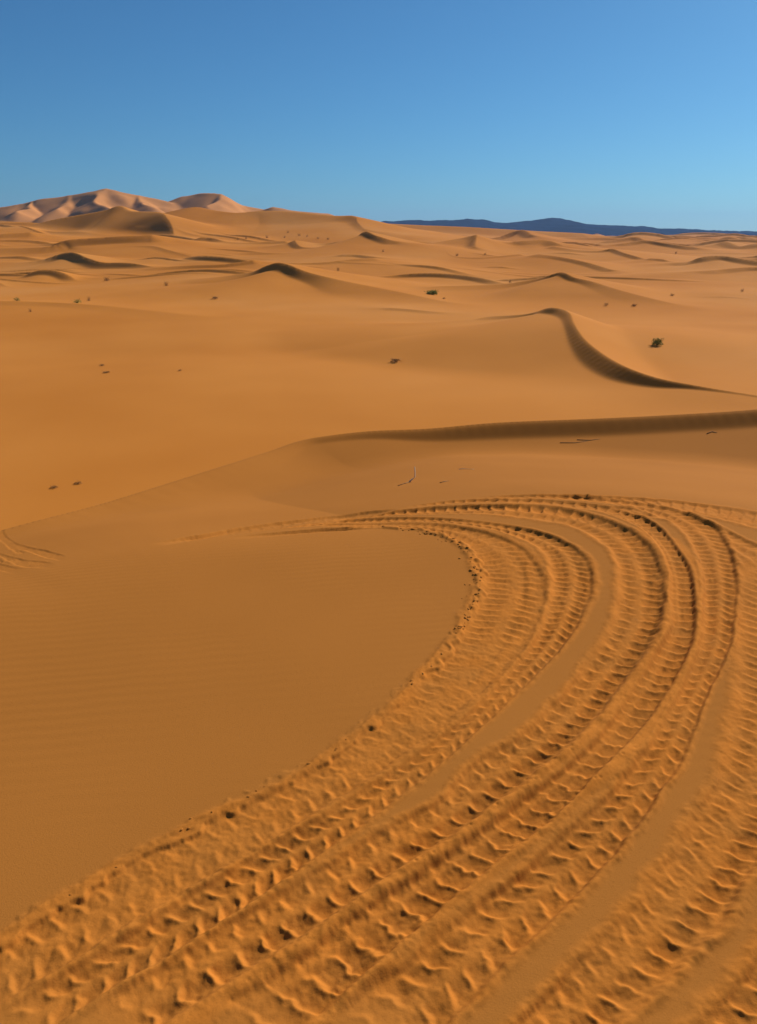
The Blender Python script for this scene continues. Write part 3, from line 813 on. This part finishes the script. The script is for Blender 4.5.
for i, (px, py, w) in enumerate(row):
    shrub(px, py, 3.2 + (i % 3) * .5, 3, 50 + i, "dark dot of a shrub, %s in the row below the orange ridge" % w, M_LEAFDRY, GR, nstem=6, nleaf=18)
GT = "flat dry tufts on the valley sand"
for i, (px, py, w, h, lab) in enumerate([(102, 366, 7, 2.5, "upper of two flat dark tufts on the smooth left valley"), (106, 373, 9, 2, "lower of two flat dark tufts on the smooth left valley"),
                                         (396, 362, 15, 3.5, "long flat grey-brown dry tuft on the sand in mid valley"), (180, 371, 5, 2, "faint small tuft on the streak of sand in the left valley"),
                                         (54, 488, 10, 2.5, "left of two flat dark tufts beyond the foreground crest"), (78, 484, 10, 2.5, "right of two flat dark tufts beyond the foreground crest")]):
    shrub(px, py, w, h, 70 + i, lab, M_LEAFDRY, GT, nstem=8, nleaf=16, name="dry_tuft")

# bleached twig and bits of dead stalk on the near sand
def stick(name, pxs, lift, r_px, mat, label, group=None):
    pts = []
    for (px, py), l in zip(pxs, lift):
        pts.append((px, py, l))
    base = on_sand(*pxs[0]); y = base.y
    sc_ = (base - Vector((0, 0, EYE))).length / FPX
    loc = []
    for (px, py), l in zip(pxs, lift):
        if l is None:                      # lies on the sand
            q = on_sand(px, py) + Vector((0, 0, r_px * sc_ * 0.6))
        else:                              # stands up from the foot
            q = base + Vector(((px - pxs[0][0]) * sc_, 0.2 * l * sc_, l * sc_))
        loc.append(q - base)
    mb = MB(); n = len(loc)
    mb.tube(loc, [r_px * sc_ * (1 - 0.6 * i / (n - 1)) for i in range(n)], 6)
    o = mb.build(name, mat); o.location = base
    o["label"] = label; o["category"] = "twig"
    if group: o["group"] = group
    return o
stick("dry_twig", [(409.5, 482), (412, 479.5), (415, 477), (415, 473), (414.5, 467)], [0.3, 2.5, 5, 9.5, 15], 0.95, M_TWIG, "pale upright dead twig standing in the sand below the dark crest")
GS = "dead stalks lying on the sand"
stick("dead_stalk", [(440, 483), (446, 481.5), (449, 481)], [None] * 3, 0.5, M_DARKTWIG, "short dark stalk lying just right of the pale upright twig", GS)
stick("dead_stalk", [(459, 469.5), (463, 469), (474, 469.5)], [None] * 3, 0.45, M_TWIG, "pale stalk lying right of the twig, farthest up the slope", GS)
stick("dead_stalk", [(398, 486), (408, 482.5), (410, 481.5)], [None] * 3, 0.45, M_DARKTWIG, "dark stalk lying at the foot of the pale upright twig", GS)
stick("dead_stalk", [(560, 443), (575, 443), (588, 441)], [None] * 3, 0.4, M_DARKTWIG, "long thin dark stalk at the foot of the shaded crest", GS)
stick("dead_stalk", [(577, 440), (590, 440.5), (600, 439)], [None] * 3, 0.4, M_DARKTWIG, "thin dark stalk right above the long one at the crest's foot", GS)
stick("dead_stalk", [(707, 434), (712, 432), (717, 433)], [None] * 3, 0.5, M_DARKTWIG, "short dark stalk low on the shaded face near the right edge", GS)

# crumbled crust along the inner rim of the innermost track
def crust():
    rim = [(400, 529), (430, 533), (455, 541), (468, 551), (476, 562), (479, 578), (477, 595), (471, 611), (462, 627), (450, 645), (436, 661), (424, 673), (405, 692), (385, 710), (350, 740), (300, 774), (245, 802), (190, 829), (100, 879), (40, 915)]
    P = catmull(drop(*zip(*rim)), 8)
    P, L = resample(P, 1200)
    mb = MB(); random.seed(5)
    for k in range(200):
        i = random.randrange(1190)
        frac = i / 1200
        dens = 1.0 if frac < 0.45 else 0.12
        if random.random() > dens: continue
        p = P[i]; t = P[i + 1] - P[i]; t = t / (np.hypot(*t) + 1e-9)
        nrm = np.array((-t[1], t[0]))
        off = abs(random.gauss(0, .035)) * (1 if frac < .4 else .5) - .012
        q = p - nrm * off if (nrm[0] > 0) else p + nrm * off
        s = random.uniform(.002, .0065) * (1.0 if frac < .5 else .75)
        z = world_z(q[0], q[1])
        # a rough clod: a squashed, jittered octahedral blob
        b = len(mb.v)
        rings = [(0.0, -.7), (.85, -.25), (1.0, .25), (.6, .7), (0, .95)]
        seg = 7; idx = []
        yaw = math.atan2(t[1], t[0]) + random.gauss(0, .5); el = random.uniform(1.2, 2.6)
        for ri, (rr, zz) in enumerate(rings):
            row_ = []
            for a in range(seg if rr > 0 else 1):
                an = 2 * math.pi * a / seg
                jx = random.uniform(.75, 1.25)
                vx = math.cos(an) * rr * s * jx * el; vy = math.sin(an) * rr * s * jx
                mb.v.append(Vector((q[0] + vx * math.cos(yaw) - vy * math.sin(yaw), q[1] + vx * math.sin(yaw) + vy * math.cos(yaw), z + s * .15 + zz * s * random.uniform(.45, .8))))
                row_.append(len(mb.v) - 1)
            idx.append(row_)
        for ri in range(len(idx) - 1):
            A, B = idx[ri], idx[ri + 1]
            for a in range(seg):
                a2 = (a + 1) % seg
                if len(A) == 1: mb.f.append((A[0], B[a2], B[a]))
                elif len(B) == 1: mb.f.append((A[a], A[a2], B[0]))
                else: mb.f.append((A[a], A[a2], B[a2], B[a]))
    o = mb.build("sand_clods", M_NEAR)
    o["kind"] = "stuff"; o["label"] = "crumbled clods of sand crust along the inner edge of the tracks"
crust()

# ------------------------------------------------------------------ air
me = bpy.data.meshes.new("haze")
hx, z0, z1 = 17000.0, -40.0, 420.0
v = [(x, y, z) for z in (z0, z1) for y in (-hx, hx) for x in (-hx, hx)]
me.from_pydata(v, [], [(0, 2, 3, 1), (4, 5, 7, 6), (0, 1, 5, 4), (2, 6, 7, 3), (0, 4, 6, 2), (1, 3, 7, 5)]); me.update()
hm = bpy.data.materials.new("air"); hm.use_nodes = True
nt = hm.node_tree; nt.nodes.clear()
out = nt.nodes.new("ShaderNodeOutputMaterial"); pv = nt.nodes.new("ShaderNodeVolumePrincipled")
pv.inputs["Color"].default_value = (0.32, 0.52, 0.92, 1); pv.inputs["Density"].default_value = 0.000045; pv.inputs["Anisotropy"].default_value = 0.2
nt.links.new(pv.outputs[0], out.inputs["Volume"])
me.materials.append(hm)
hz = bpy.data.objects.new("haze", me); COL.objects.link(hz)
hz["kind"] = "stuff"; hz["label"] = "thin bluish air over the whole desert"

# ------------------------------------------------------------------ light
SUN_AZ, SUN_EL = math.radians(42), math.radians(32)
w = bpy.data.worlds.new("World"); sc.world = w; w.use_nodes = True
nt = w.node_tree
bg = nt.nodes["Background"]
sky = nt.nodes.new("ShaderNodeTexSky"); sky.sky_type = 'NISHITA'; sky.sun_disc = False
sky.sun_elevation = SUN_EL; sky.sun_rotation = SUN_AZ
sky.altitude = 1600; sky.air_density = 1.0; sky.dust_density = 1.6; sky.ozone_density = 8.0
nt.links.new(mixc(nt, 1.0, sky.outputs[0], (0.59, 1.02, 1.08), "MULTIPLY"), bg.inputs[0]); bg.inputs[1].default_value = 0.062
sd = bpy.data.lights.new("sun", 'SUN'); sd.energy = 5.0; sd.angle = math.radians(0.5); sd.color = (1.0, 0.93, 0.82)
so = bpy.data.objects.new("sun", sd); COL.objects.link(so)
dirv = Vector((math.sin(SUN_AZ) * math.cos(SUN_EL), math.cos(SUN_AZ) * math.cos(SUN_EL), math.sin(SUN_EL)))
so.rotation_euler = (-dirv).to_track_quat('-Z', 'Y').to_euler()
so.location = dirv * 200

vs = sc.view_settings
vs.view_transform = 'Standard'; vs.look = 'None'; vs.exposure = 0.2; vs.gamma = 1.0; vs.use_curve_mapping = False
sc.cycles.volume_bounces = 0
sc.cycles.max_bounces = 8
sc.cycles.diffuse_bounces = 6
